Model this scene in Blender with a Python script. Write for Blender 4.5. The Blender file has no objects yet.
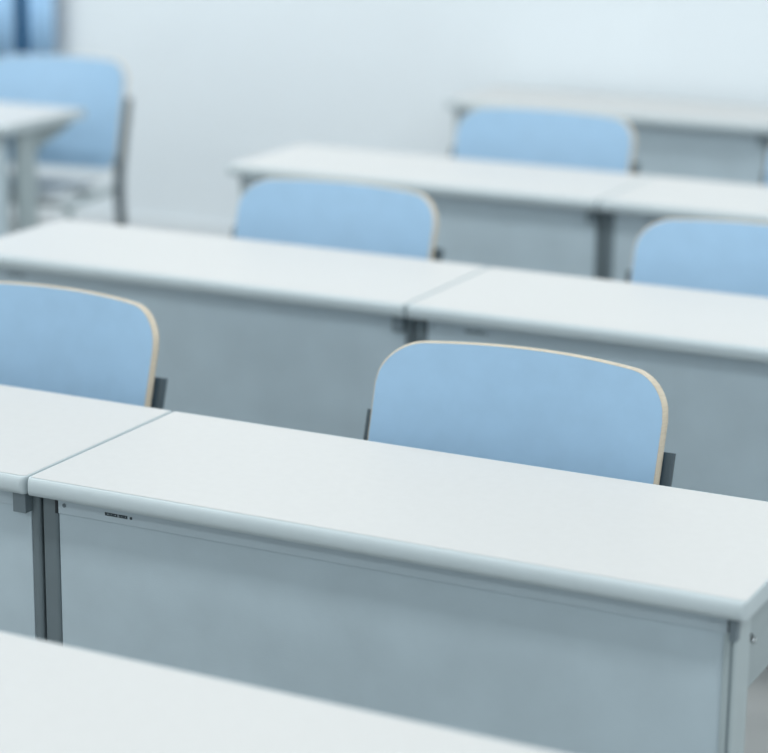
import bpy, bmesh, math, random
from mathutils import Vector, Matrix

random.seed(7)
SC = bpy.context.scene
COL = SC.collection

# ------------------------------------------------------------------ materials
def lin(c):
    c = c / 255.0
    return c / 12.92 if c <= 0.04045 else ((c + 0.055) / 1.055) ** 2.4

def rgb(r, g, b):
    return (lin(r), lin(g), lin(b), 1.0)

def material(name, col, rough=0.5, metal=0.0, var=0.04, scale=40.0, bump=0.0, bscale=200.0,
             spec=0.5, stretch=(1, 1, 1)):
    m = bpy.data.materials.new(name)
    m.use_nodes = True
    nt = m.node_tree
    b = nt.nodes['Principled BSDF']
    b.inputs['Roughness'].default_value = rough
    b.inputs['Metallic'].default_value = metal
    b.inputs['Specular IOR Level'].default_value = spec
    tc = nt.nodes.new('ShaderNodeTexCoord')
    mp = nt.nodes.new('ShaderNodeMapping')
    mp.inputs['Scale'].default_value = stretch
    nt.links.new(tc.outputs['Object'], mp.inputs['Vector'])
    n = nt.nodes.new('ShaderNodeTexNoise')
    n.inputs['Scale'].default_value = scale
    n.inputs['Detail'].default_value = 4
    nt.links.new(mp.outputs['Vector'], n.inputs['Vector'])
    r = nt.nodes.new('ShaderNodeValToRGB')
    r.color_ramp.elements[0].position = 0.3
    r.color_ramp.elements[1].position = 0.7
    r.color_ramp.elements[0].color = tuple(c * (1 - var) for c in col[:3]) + (1,)
    r.color_ramp.elements[1].color = tuple(min(1, c * (1 + var)) for c in col[:3]) + (1,)
    nt.links.new(n.outputs['Fac'], r.inputs['Fac'])
    nt.links.new(r.outputs['Color'], b.inputs['Base Color'])
    if bump:
        n2 = nt.nodes.new('ShaderNodeTexNoise')
        n2.inputs['Scale'].default_value = bscale
        n2.inputs['Detail'].default_value = 3
        nt.links.new(mp.outputs['Vector'], n2.inputs['Vector'])
        bp = nt.nodes.new('ShaderNodeBump')
        bp.inputs['Strength'].default_value = bump
        bp.inputs['Distance'].default_value = 0.002
        nt.links.new(n2.outputs['Fac'], bp.inputs['Height'])
        nt.links.new(bp.outputs['Normal'], b.inputs['Normal'])
    return m

M = {
    'top':     material('white laminate', (0.58, 0.583, 0.573, 1), 0.45, var=0.012, scale=60),
    'band':    material('pale grey edging', (0.50, 0.57, 0.592, 1), 0.4, var=0.01, scale=30),
    'panel':   material('grey painted panel', (0.46, 0.555, 0.605, 1), 0.5, var=0.05, scale=9, bump=0.12, bscale=420),
    'rail':    material('grey painted rail', (0.46, 0.55, 0.60, 1), 0.42, var=0.02, scale=20),
    'leg':     material('pale grey painted steel', (0.39, 0.46, 0.475, 1), 0.4, var=0.02, scale=20),
    'legshade': material('leg steel with shade painted in', (0.14, 0.178, 0.195, 1), 0.4, var=0.02, scale=20),  # leg grey darkened: shade of joint and groove put into the colour
    'arm':     material('grey steel bracket', (0.31, 0.37, 0.385, 1), 0.38, var=0.02, scale=20),
    'block':   material('dark grey plastic', (0.17, 0.215, 0.24, 1), 0.5, var=0.03, scale=60),
    'black':   material('black opening', (0.012, 0.02, 0.025, 1), 0.6, var=0.02),
    'ink':     material('printed dark ink', (0.03, 0.05, 0.06, 1), 0.6, var=0.02),
    'chrome':  material('bright screw steel', (0.55, 0.60, 0.62, 1), 0.25, metal=1.0, var=0.02),
    'blue':    material('light blue laminate', (0.335, 0.525, 0.715, 1), 0.42, var=0.025, scale=24),
    'seat':    material('pale grey seat', (0.40, 0.44, 0.465, 1), 0.5, var=0.02),
    'ply':     material('pale birch plywood edge', (0.56, 0.495, 0.39, 1), 0.5, var=0.08, scale=60, stretch=(1, 1, 6)),
    'charcoal': material('charcoal painted steel', (0.055, 0.083, 0.10, 1), 0.4, var=0.03, scale=40),
    'steel':   material('grey chair leg steel', (0.22, 0.27, 0.29, 1), 0.38, var=0.03, scale=40),
    'rubber':  material('dark rubber foot', (0.06, 0.065, 0.07, 1), 0.7, var=0.03),
    'curtain': material('blue curtain cloth', (0.42, 0.66, 0.92, 1), 0.8, var=0.04, scale=60, bump=0.2, bscale=700, spec=0.2),
    'gap_sheet':  material('deep blue sheet', (0.004, 0.10, 0.25, 1), 0.85, var=0.04, scale=60, spec=0.1),
    'wall':    material('pale painted wall', (0.80, 0.855, 0.885, 1), 0.75, var=0.012, scale=3, bump=0.1, bscale=160, spec=0.3),
    'ceiling': material('white ceiling paint', (0.85, 0.86, 0.86, 1), 0.9, var=0.01, scale=3),
    'floor':   material('pale grey vinyl floor', (0.315, 0.322, 0.315, 1), 0.45, var=0.05, scale=5),
    'skirt':   material('pale skirting paint', (0.78, 0.82, 0.84, 1), 0.5, var=0.02),
}

# ------------------------------------------------------------------ mesh helpers
def link(name, bm, mat, parent=None, smooth=False, bevel=0.0, seg=2, loc=None):
    bmesh.ops.remove_doubles(bm, verts=bm.verts, dist=1e-6)
    bmesh.ops.recalc_face_normals(bm, faces=bm.faces)
    me = bpy.data.meshes.new(name)
    bm.to_mesh(me)
    bm.free()
    if smooth:
        for p in me.polygons:
            p.use_smooth = True
    me.materials.append(M[mat])
    o = bpy.data.objects.new(name, me)
    COL.objects.link(o)
    if parent is not None:
        o.parent = parent
    if loc is not None:
        o.location = loc
    if bevel:
        b = o.modifiers.new('soft edges', 'BEVEL')
        b.width = bevel
        b.segments = seg
        b.limit_method = 'ANGLE'
    return o

def add_box(bm, x0, x1, y0, y1, z0, z1):
    vs = [bm.verts.new((x, y, z)) for x in (x0, x1) for y in (y0, y1) for z in (z0, z1)]
    for f in ((0, 1, 3, 2), (4, 6, 7, 5), (0, 4, 5, 1), (2, 3, 7, 6), (0, 2, 6, 4), (1, 5, 7, 3)):
        bm.faces.new([vs[i] for i in f])

def box(x0, x1, y0, y1, z0, z1):
    bm = bmesh.new()
    add_box(bm, x0, x1, y0, y1, z0, z1)
    return bm

def add_cyl(bm, c, axis, r, h, n=20, r2=None):
    """cylinder centred at c along a unit axis"""
    r2 = r if r2 is None else r2
    a = Vector(axis).normalized()
    u = a.orthogonal().normalized()
    v = a.cross(u)
    c = Vector(c)
    A = [bm.verts.new(c - a * h / 2 + (u * math.cos(t) + v * math.sin(t)) * r) for t in [2 * math.pi * i / n for i in range(n)]]
    B = [bm.verts.new(c + a * h / 2 + (u * math.cos(t) + v * math.sin(t)) * r2) for t in [2 * math.pi * i / n for i in range(n)]]
    for i in range(n):
        j = (i + 1) % n
        bm.faces.new((A[i], A[j], B[j], B[i]))
    bm.faces.new(A[::-1])
    bm.faces.new(B)

def sweep(bm, path, prof, up=Vector((1, 0, 0))):
    """sweep a closed 2D profile (a,b) along a path lying in a plane whose normal is `up`"""
    rings = []
    n = len(path)
    for i, p in enumerate(path):
        t = (path[min(i + 1, n - 1)] - path[max(i - 1, 0)]).normalized()
        s = t.cross(up).normalized()
        rings.append([bm.verts.new(p + up * a + s * b) for a, b in prof])
    k = len(prof)
    for i in range(n - 1):
        for j in range(k):
            bm.faces.new((rings[i][j], rings[i][(j + 1) % k], rings[i + 1][(j + 1) % k], rings[i + 1][j]))
    bm.faces.new(rings[0][::-1])
    bm.faces.new(rings[-1])

def rounded_profile(w, d, r, seg=4):
    pts = []
    for cx, cy, a0 in ((w / 2 - r, d / 2 - r, 0), (-w / 2 + r, d / 2 - r, 90), (-w / 2 + r, -d / 2 + r, 180), (w / 2 - r, -d / 2 + r, 270)):
        for i in range(seg + 1):
            a = math.radians(a0 + 90 * i / seg)
            pts.append((cx + r * math.cos(a), cy + r * math.sin(a)))
    return pts

def thing(name, label, cat, loc, rotz=0.0, group=None):
    o = bpy.data.objects.new(name, None)
    o.empty_display_size = 0.1
    COL.objects.link(o)
    o.location = loc
    o.rotation_euler = (0, 0, rotz)
    o['label'] = label
    o['category'] = cat
    if group:
        o['group'] = group
    return o

def dup(root, label, loc, rotz=0.0, scale=(1, 1, 1)):
    r = root.copy()
    COL.objects.link(r)
    r.location = loc
    r.rotation_euler = (0, 0, rotz)
    r.scale = scale
    r['label'] = label
    def rec(src, dst):
        for ch in list(src.children):
            c = ch.copy()
            COL.objects.link(c)
            c.parent = dst
            rec(ch, c)
    rec(root, r)
    return r

def structure(name, bm, mat, smooth=False):
    o = link(name, bm, mat, smooth=smooth)
    o['kind'] = 'structure'
    return o

# ------------------------------------------------------------------ room shell
structure('floor', box(-5.6, 4.2, -5.0, 4.76, -0.10, 0.0), 'floor')
structure('wall_back', box(-5.6, 4.2, 4.76, 4.88, 0.0, 2.8), 'wall')
structure('wall_left', box(-5.72, -5.6, -5.0, 4.88, 0.0, 2.8), 'wall')
structure('ceiling', box(-5.6, 4.2, -5.0, 4.76, 2.8, 2.9), 'ceiling')
structure('baseboard_back', box(-5.588, 4.2, 4.748, 4.76, 0.0, 0.06), 'skirt')
structure('baseboard_left', box(-5.6, -5.588, -5.0, 4.76, 0.0, 0.06), 'skirt')

# ------------------------------------------------------------------ desk
L, D, H, T = 1.1555, 0.45, 0.70, 0.030
GAP = 0.0022          # each slab stops this short of the joint
NOSE = 0.012          # depth of the rounded edging along the long sides
ENDN = 0.003          # and of the flat edging on the short ends

def outline(x0, x1, y0, y1, r, seg=8):
    pts = []
    for cx, cy, a0 in ((x1 - r, y1 - r, 0), (x0 + r, y1 - r, 90), (x0 + r, y0 + r, 180), (x1 - r, y0 + r, 270)):
        for i in range(seg + 1):
            a = math.radians(a0 + 90 * i / seg)
            pts.append((cx + r * math.cos(a), cy + r * math.sin(a), math.cos(a), math.sin(a)))
    return pts

def make_desk(label, loc, rotz=0.0, marked=True, joined=False, leg_back=0.0):
    t = thing('classroom_desk', label, 'desk', loc, rotz, 'white classroom desks')
    rc = 0.012
    x0, x1 = GAP, L - GAP
    base = outline(x0 + ENDN, x1 - ENDN, NOSE, D - NOSE, 0.006)
    # flat laminate sheet
    bm = bmesh.new()
    a = [bm.verts.new((p[0], p[1], H)) for p in base]
    b = [bm.verts.new((p[0], p[1], H - T + 0.001)) for p in base]
    bm.faces.new(a)
    bm.faces.new(b[::-1])
    for i in range(len(a)):
        j = (i + 1) % len(a)
        bm.faces.new((a[i], b[i], b[j], a[j]))
    link('tabletop', bm, 'top', t)
    # rounded edging all the way round
    n = 12
    bm = bmesh.new()
    rings = []
    for p in base:
        w = p[3] * p[3]                       # 1 on the long sides, 0 on the ends
        ex = 2 / (2.4 * w + 7.0 * (1 - w))
        ring = [(0.0, 0.0, H - 0.0004)]
        for i in range(n + 1):
            th = math.pi / 2 - math.pi * i / n
            c, s = math.cos(th), math.sin(th)
            q = abs(c) ** ex if abs(c) > 1e-6 else 0.0
            ring.append((ENDN * q * p[2], NOSE * q * p[3], H - T / 2 + (T / 2 - 0.0004) * math.copysign(abs(s) ** ex, s)))
        ring.append((0.0, 0.0, H - T))
        rings.append([bm.verts.new((p[0] + q[0], p[1] + q[1], q[2])) for q in ring])
    prof = ring
    k = len(prof)
    for i in range(len(rings)):
        j = (i + 1) % len(rings)
        for m in range(k):
            q = (m + 1) % k
            try:
                bm.faces.new((rings[i][m], rings[i][q], rings[j][q], rings[j][m]))
            except ValueError:
                pass
    e = link('edge_band', bm, 'band', t, smooth=True)
    e['label'] = 'pale grey rounded edge band'
    # front sheet and its folded rail under the slab
    link('modesty_panel', box(0.0345, L - (0.018 if joined else 0.0415), 0.044, 0.052, 0.22, H - T), 'panel', t, bevel=0.0015)
    if not joined:
        bm = box(L - 0.0420, L - 0.0322, 0.0405, 0.046, 0.22, 0.639)
        link('panel_frame', bm, 'leg', t, bevel=0.001)
        link('groove_shade', box(L - 0.0322, L - 0.0295, 0.0412, 0.046, 0.22, 0.639), 'legshade', t)  # added dark strip that paints the shade in the groove beside the leg
    rail = link('rail', box(0.036, L - (0.041 if joined else 0.0362), 0.0395, 0.046, 0.637, H - T - 0.0005), 'rail', t, bevel=0.0012)
    for sx in (0.048,) if joined else (0.048, L - 0.060):
        bm = bmesh.new()
        add_cyl(bm, (sx, 0.039, 0.652), (0, -1, 0), 0.0033, 0.0016, 16)
        bmesh.ops.create_uvsphere(bm, u_segments=12, v_segments=6, radius=0.0018,
                                  matrix=Matrix.Translation((sx, 0.0383, 0.652)))
        link('screw', bm, 'block' if sx < 0.1 else 'rail', rail)
    if marked:
        bm = bmesh.new()
        x = 0.123
        rr = random.Random(3)
        for i in range(13):
            w = rr.choice((0.0023, 0.0028, 0.0032))
            z0, z1 = 0.6478, 0.6530
            if i == 7:
                x += 0.0016
                continue
            add_box(bm, x, x + 0.0013, 0.0391, 0.0396, z0, z1)
            add_box(bm, x, x + w, 0.0391, 0.0396, z1 - 0.0016, z1)
            if i % 2:
                add_box(bm, x, x + w, 0.0391, 0.0396, z0, z0 + 0.0016)
            else:
                add_box(bm, x + w - 0.0013, x + w, 0.0391, 0.0396, z0, z1)
            x += w + 0.0005
        add_cyl(bm, (x + 0.006, 0.0394, 0.650), (0, 1, 0), 0.0024, 0.0006, 14)
        link('printed_mark', bm, 'ink', rail)
    # dark slot where the rail ends, and the dark plastic end bracket
    link('rail_slot', box(0.031, 0.036, 0.039, 0.046, 0.637, H - T - 0.0005), 'black', t)
    bk = link('end_bracket', box(L - (0.040 if joined else 0.0310), L - (0.016 if joined else 0.0200), 0.026, 0.062 if joined else 0.043, 0.632, H - T - 0.0003), 'block', t, bevel=0.001)
    if not joined:
        link('bracket_slot', box(L - 0.0362, L - 0.0308, 0.0372, 0.046, 0.6405, H - T - 0.0005), 'black', t)
    for side in (0, 1):
        # upright leg, arm under the slab, foot on the floor
        if side:
            lx0, lx1 = (L - 0.0185, L - 0.001) if joined else (L - (0.050 if leg_back else 0.041), L - 0.0255)
        else:
            lx0, lx1 = (0.022, 0.046) if joined else (0.003, 0.0335)
        cx = (lx0 + lx1) / 2
        bm = bmesh.new()
        pts = rounded_profile(lx1 - lx0, 0.072 if not leg_back else 0.10, 0.006)
        A = [bm.verts.new((cx + q[0], 0.079 + leg_back + q[1], 0.03)) for q in pts]
        B = [bm.verts.new((cx + q[0], 0.079 + leg_back + q[1], H - T)) for q in pts]
        for i in range(len(pts)):
            j = (i + 1) % len(pts)
            bm.faces.new((A[i], A[j], B[j], B[i]))
        bm.faces.new(A[::-1])
        bm.faces.new(B)
        link('leg', bm, 'leg' if side != joined else 'legshade', t)  # legs on the joint side carry the painted shade
        if side:
            ax0, ax1 = L - 0.043, L - 0.034
        else:
            ax0, ax1 = 0.017, 0.030
        bm = bmesh.new()
        zt = H - T
        sh = [(0.11 + leg_back, zt), (0.40, zt), (0.40, zt - 0.022), (0.30, zt - 0.050), (0.26, zt - (0.06 if leg_back else 0.15)), (0.11 + leg_back, zt - (0.08 if leg_back else 0.15))]
        A = [bm.verts.new((ax0, y, z)) for y, z in sh]
        B = [bm.verts.new((ax1, y, z)) for y, z in sh]
        for i in range(len(sh)):
            j = (i + 1) % len(sh)
            bm.faces.new((A[i], A[j], B[j], B[i]))
        bm.faces.new(A[::-1])
        bm.faces.new(B)
        arm = link('support_arm', bm, 'arm', t, bevel=0.002)
        outx = ax1 if side else ax0
        sg = 1 if side else -1
        bm = bmesh.new()
        add_cyl(bm, (outx + sg * 0.002, 0.152 + leg_back, zt - 0.080), (sg, 0, 0), 0.0065, 0.004, 20, 0.005)
        link('bolt', bm, 'chrome', arm)
        bm = bmesh.new()
        add_cyl(bm, (outx + sg * 0.0006, 0.141 + leg_back, zt - 0.073), (sg, 0, 0), 0.0065, 0.0012, 20)
        link('bolt_hole', bm, 'black', arm)
        bm = box(max(0.002, cx - 0.015), min(L - 0.002, cx + 0.015), 0.02, 0.43, 0.008, 0.032)
        ft = link('foot', bm, 'leg', t, bevel=0.006, seg=3)
        bm = bmesh.new()
        bm.free()
        for yy in (0.05, 0.40):
            bm = bmesh.new()
            add_cyl(bm, (cx, yy, 0.005), (0, 0, 1), 0.008, 0.010, 16)
            link('foot_pad', bm, 'rubber', ft)
    return t

# ------------------------------------------------------------------ chair
BW, BH, BT = 0.2545, 0.364, 0.0145     # half width, height, thickness of the back
BZ = 0.470                           # height of its lower edge
SAG = 0.052                          # how far the ends come forward
LEAN = math.radians(16.5)

def back_point(u, h, off):
    """point of the back: u -1..1 across, h metres up, off metres behind the front face"""
    hw = BW + 0.003 * (h / BH)
    x = u * hw
    R = (BW * BW + SAG * SAG) / (2 * SAG)
    th = math.asin(max(-1, min(1, x / R)))
    x2 = (R + off) * math.sin(th)
    y2 = (R + off) * math.cos(th) - R        # 0 at centre, negative at the ends
    return Vector((x2, y2 + h * math.tan(LEAN) , BZ + h))

def back_limits(u):
    rt, rb = 0.070, 0.055
    d = (1 - abs(u)) * BW
    top = BH - 0.007 * u * u
    bot = 0.008 * u * u
    if d < rt:
        top -= 0.92 * (rt - math.sqrt(max(0, rt * rt - (rt - d) ** 2)))
    if d < rb:
        bot += 0.92 * (rb - math.sqrt(max(0, rb * rb - (rb - d) ** 2)))
    return bot, top

def make_chair(label, loc, rotz=0.0):
    """local origin on the floor under the middle of the back; the chair faces -y"""
    t = thing('classroom_chair', label, 'chair', loc, rotz, 'blue classroom chairs')
    nu, nv = 72, 14
    us = [math.sin(math.pi / 2 * (2 * i / nu - 1)) for i in range(nu + 1)]
    us = [0.55 * s + 0.45 * (2 * i / nu - 1) for i, s in enumerate(us)]
    bm = bmesh.new()
    for off in (0.0, BT):
        g = []
        for u in us:
            b, tp = back_limits(u)
            g.append([bm.verts.new(back_point(u, b + (tp - b) * j / nv, off)) for j in range(nv + 1)])
        for i in range(nu):
            for j in range(nv):
                bm.faces.new((g[i][j], g[i + 1][j], g[i + 1][j + 1], g[i][j + 1]))
    back = link('backrest', bm, 'blue', t, smooth=True)
    back['label'] = 'light blue laminated curved backrest'
    # the plywood rim round the outline
    rim = [(us[i], back_limits(us[i])[0]) for i in range(nu + 1)]
    b, tp = back_limits(1.0)
    rim += [(1.0, b + (tp - b) * j / nv) for j in range(1, nv)]
    rim += [(us[i], back_limits(us[i])[1]) for i in range(nu, -1, -1)]
    b, tp = back_limits(-1.0)
    rim += [(-1.0, b + (tp - b) * j / nv) for j in range(nv - 1, 0, -1)]
    bm = bmesh.new()
    rings = []
    n = len(rim)
    prof = [(-0.0016, 0.0003), (0.0, 0.0003), (0.0009, 0.0012), (0.0014, BT / 2), (0.0010, BT - 0.0011), (0.0, BT - 0.0003), (-0.0018, BT - 0.0003)]
    for i, (u, h) in enumerate(rim):
        u0, h0 = rim[i - 1]
        u1, h1 = rim[(i + 1) % n]
        tx, tz = (u1 - u0) * BW, h1 - h0
        ln = math.hypot(tx, tz) or 1
        nx, nz = tz / ln, -tx / ln
        rings.append([bm.verts.new(back_point(u + nx * q[0] / BW, h + nz * q[0], q[1])) for q in prof])
    k = len(prof)
    for i in range(n):
        j = (i + 1) % n
        for m in range(k):
            q = (m + 1) % k
            try:
                bm.faces.new((rings[i][m], rings[i][q], rings[j][q], rings[j][m]))
            except ValueError:
                pass
    e = link('plywood_edge', bm, 'ply', back, smooth=True)
    e['label'] = 'bare pale plywood rim'
    # small fixing bolts low on the front face
    for s in (-1, 1):
        p = back_point(s * 0.88, 0.185, 0.0)
        bm = bmesh.new()
        add_cyl(bm, p + Vector((0, -0.0004, 0)), (-s * 0.3, -1, 0.1), 0.0045, 0.0016, 16)
        link('bolt', bm, 'steel', back)
    # upright behind each end of the back running down into the rear leg
    for s in (-1, 1):
        bm = bmesh.new()
        xx = s * 0.260
        zt = BZ + 0.240
        p_low = back_point(s * 0.97, 0.0, BT)
        p_top = back_point(s * 0.97, 0.243, BT)
        yb, yt = p_low.y + 0.012, p_top.y + 0.012
        path = [Vector((xx, yt, zt)), Vector((xx, (yt * 2 + yb) / 3, BZ + 0.162)), Vector((xx, yb, BZ)), Vector((xx, yb - 0.006, 0.42)),
                Vector((xx, yb - 0.004, 0.36)), Vector((xx, yb + 0.020, 0.18)), Vector((xx, yb + 0.045, 0.012))]
        sweep(bm, path, rounded_profile(0.034, 0.016, 0.005, 3))
        up = link('rear_post', bm, 'charcoal', t, bevel=0.0)
        bm = bmesh.new()
        add_cyl(bm, (xx + s * 0.010, yt - 0.0085, zt - 0.012), (0, -1, 0), 0.0032, 0.0016, 14)
        link('rivet', bm, 'chrome', up)
        bm = box(xx - 0.015, xx + 0.015, yb + 0.034, yb + 0.056, 0.0, 0.02)
        link('foot_cap', bm, 'rubber', up, bevel=0.003)
    # seat
    bm = bmesh.new()
    pts = rounded_profile(0.42, 0.35, 0.06, 8)
    lv = []
    for zz in (0.428, 0.440):
        lv.append([bm.verts.new((px, -0.222 + py, zz - 0.02 * max(0, -(py) - 0.12) * 2 + 0.012 * (px / 0.21) ** 2)) for px, py in pts])
    for i in range(len(pts)):
        j = (i + 1) % len(pts)
        bm.faces.new((lv[0][i], lv[0][j], lv[1][j], lv[1][i]))
    bm.faces.new(lv[0][::-1])
    bm.faces.new(lv[1])
    link('seat', bm, 'seat', t, bevel=0.003)
    # seat frame and front legs
    bm = bmesh.new()
    for s in (-1, 1):
        add_box(bm, s * 0.232 - 0.011, s * 0.232 + 0.011, -0.385, -0.035, 0.397, 0.419)
    add_box(bm, -0.235, 0.235, -0.13, -0.11, 0.399, 0.417)
    add_box(bm, -0.235, 0.235, -0.36, -0.34, 0.399, 0.417)
    link('seat_frame', bm, 'leg', t, bevel=0.003)
    for s in (-1, 1):
        bm = bmesh.new()
        path = [Vector((s * 0.236, -0.375, 0.41)), Vector((s * 0.236, -0.38, 0.2)), Vector((s * 0.236, -0.385, 0.012))]
        sweep(bm, path, rounded_profile(0.022, 0.022, 0.008, 3))
        f = link('front_leg', bm, 'leg', t)
        link('foot_cap', box(s * 0.236 - 0.014, s * 0.236 + 0.014, -0.399, -0.371, 0.0, 0.02), 'rubber', f, bevel=0.003)
    return t

# ------------------------------------------------------------------ desks in their places
d0 = make_desk('white desk second from the front, grey front panel with small dark mark, joined left', (-0.005, 0, 0))
d0.scale = (1.008, 1, 1)
d0j = make_desk('white desk cut by the left edge, joined to the left end of the marked desk', (-L - 0.005, 0.0, 0), joined=True)
DESKS = [
    (d0, 'white desk cropped at the bottom edge, nearest to the camera and below all others', (0.0, -0.981, 0), -0.012),
    (d0j, 'long white desk with its left corner in view, behind the wood-edged chair at the left', (-L - 0.012, 1.360, 0), 0),
    (d0, 'white desk cut by the right edge, directly behind the sharpest middle chair', (-0.012, 1.360, 0), 0),
    (d0j, 'blurred white desk with left corner in view, fourth row, behind the third row left chair', (-L * 0.975 - 0.105, 2.700, 0), 0, (0.975, 1, 1)),
    (d0, 'blurred white desk cut by the right edge, fourth row, partly hidden by a blue chair', (-0.105, 2.700, 0), 0),
    (d0j, 'faintest white desk in the last row, right up against the far wall', (-1.2645, 4.235, 0), -0.012),
]
make_desk('blurred white desk end at the far left, across the aisle, in front of a chair', (-2.19 - L, 2.985, 0), leg_back=0.065)
desks = [dup(*d) for d in DESKS]

# ------------------------------------------------------------------ chairs in their places
c0 = make_chair('sharp blue chair in the middle, tucked behind the marked desk, wood rim fully seen', (0.578, 0.533, 0))
CHAIRS = [
    ('blue chair with wood rim, cut by the left edge, behind the leftmost second row desk', (-0.386, 0.538, 0), 0),
    ('blurred blue chair whose back rises over the left half of the third row desks', (-0.470, 1.88, 0), 0, (1.02, 1, 0.985)),
    ('blurred blue chair cut by the right edge, in front of the fourth row desk joint', (0.552, 1.88, 0), 0, (1.02, 1, 0.982)),
    ('very blurred blue chair below the last row desk, behind the fourth row left desk', (-0.499, 3.24, 0), 0, (1.07, 1, 0.993)),
    ('sliver of a blue chair at the right edge in front of the last row desk', (0.435, 3.25, 0), 0),
    ('blurred blue chair at far left below the curtain, whole back and dark post seen', (-2.432, 3.575, 0), math.radians(9)),
]
chairs = [dup(c0, c[0], c[1], c[2], *c[3:]) for c in CHAIRS]

# ------------------------------------------------------------------ curtain on the far wall
def pleated(x0, x1, z0, z1, y, amp, waves, th=0.004, n=90):
    bm = bmesh.new()
    nz = 8
    F, B = [], []
    for i in range(n + 1):
        s = i / n
        x = x0 + (x1 - x0) * s
        yy = y + amp * math.sin(2 * math.pi * waves * s)
        F.append([bm.verts.new((x, yy + 0.006 * math.sin(3 * j / nz + 5 * s), z0 + (z1 - z0) * j / nz)) for j in range(nz + 1)])
        B.append([bm.verts.new((x, yy + th + 0.006 * math.sin(3 * j / nz + 5 * s), z0 + (z1 - z0) * j / nz)) for j in range(nz + 1)])
    for i in range(n):
        for j in range(nz):
            bm.faces.new((F[i][j], F[i + 1][j], F[i + 1][j + 1], F[i][j + 1]))
            bm.faces.new((B[i][j], B[i][j + 1], B[i + 1][j + 1], B[i + 1][j]))
        for q in (0, nz):
            bm.faces.new((F[i][q], F[i + 1][q], B[i + 1][q], B[i][q]))
    for q in (0, n):
        for j in range(nz):
            bm.faces.new((F[q][j], F[q][j + 1], B[q][j + 1], B[q][j]))
    return bm

CY = 4.68
cur = thing('curtain', 'blue pleated curtain with a dark stripe, hanging on far wall at upper left', 'curtain', (-3.5, CY, 0.66))
def shift(bm):
    bmesh.ops.translate(bm, verts=bm.verts, vec=(3.5, -CY, -0.66))
    return bm
link('curtain_panel', shift(pleated(-3.306, -3.184, 0.66, 2.5, CY, 0.010, 1.2)), 'curtain', cur, smooth=True)
link('curtain_panel', shift(pleated(-4.5, -3.366, 0.66, 2.5, CY, 0.012, 9)), 'curtain', cur, smooth=True)
o = link('gap_sheet', shift(box(-4.48, -3.225, CY + 0.035, CY + 0.04, 0.67, 2.5)), 'gap_sheet', cur)  # flat deep blue sheet, seen as a stripe between the panels
o['label'] = 'deep blue sheet between the two curtain panels'
bm = bmesh.new()
add_cyl(bm, (-3.87, CY + 0.02, 2.51), (1, 0, 0), 0.014, 1.36, 16)
for xx in (-4.5, -3.25):
    add_box(bm, xx - 0.01, xx + 0.01, CY + 0.02, 4.76, 2.50, 2.52)
link('curtain_rail', shift(bm), 'steel', cur)

# ------------------------------------------------------------------ light
W = bpy.data.worlds.new('daylight')
SC.world = W
W.use_nodes = True
bg = W.node_tree.nodes['Background']
bg.inputs['Color'].default_value = (0.86, 0.95, 1.0, 1)
bg.inputs['Strength'].default_value = 0.85

def area(name, loc, rot, sx, sy, power, col=(1, 1, 1)):
    l = bpy.data.lights.new(name, 'AREA')
    l.shape = 'RECTANGLE'
    l.size, l.size_y = sx, sy
    l.energy = power
    l.color = col
    o = bpy.data.objects.new(name, l)
    COL.objects.link(o)
    o.location = loc
    o.rotation_euler = rot
    return o

for x, e in ((-3.8, 40), (-1.6, 27), (0.6, 26), (2.8, 30)):
    for y, g in ((-3.2, 0.7), (-0.9, 0.8), (1.4, 0.92), (3.4, 1.02)):
        area('ceiling_lamp', (x, y, 2.78), (0, 0, 0), 1.2, 0.35, e * g * 0.62, (0.95, 0.985, 1.0))

# ------------------------------------------------------------------ camera
f_px, yaw, pitch, roll = 2231.4, math.radians(26.38), math.radians(14.85), math.radians(0.63)
pos = Vector((1.96245, -2.71083, 1.74541))
cy, sy = math.cos(yaw), math.sin(yaw)
fw = Vector((-sy * math.cos(pitch), cy * math.cos(pitch), -math.sin(pitch)))
r = Vector((cy, sy, 0))
u = r.cross(fw)
r2 = r * math.cos(roll) + u * math.sin(roll)
u2 = -r * math.sin(roll) + u * math.cos(roll)
cam = bpy.data.cameras.new('camera')
cam.sensor_width = 36.0
cam.lens = f_px / 768 * 36.0
cam.clip_start = 0.05
cam.dof.use_dof = True
cam.dof.focus_distance = (Vector((0.45, 0.25, 0.70)) - pos).dot(fw)
cam.dof.aperture_fstop = 2.2
co = bpy.data.objects.new('camera', cam)
COL.objects.link(co)
m = Matrix((r2, u2, -fw)).transposed().to_4x4()
m.translation = pos
co.matrix_world = m
SC.camera = co

SC.view_settings.view_transform = 'Standard'
SC.view_settings.look = 'None'
SC.view_settings.gamma = 1.0
SC.view_settings.use_curve_mapping = False
SC.view_settings.exposure = 0.14
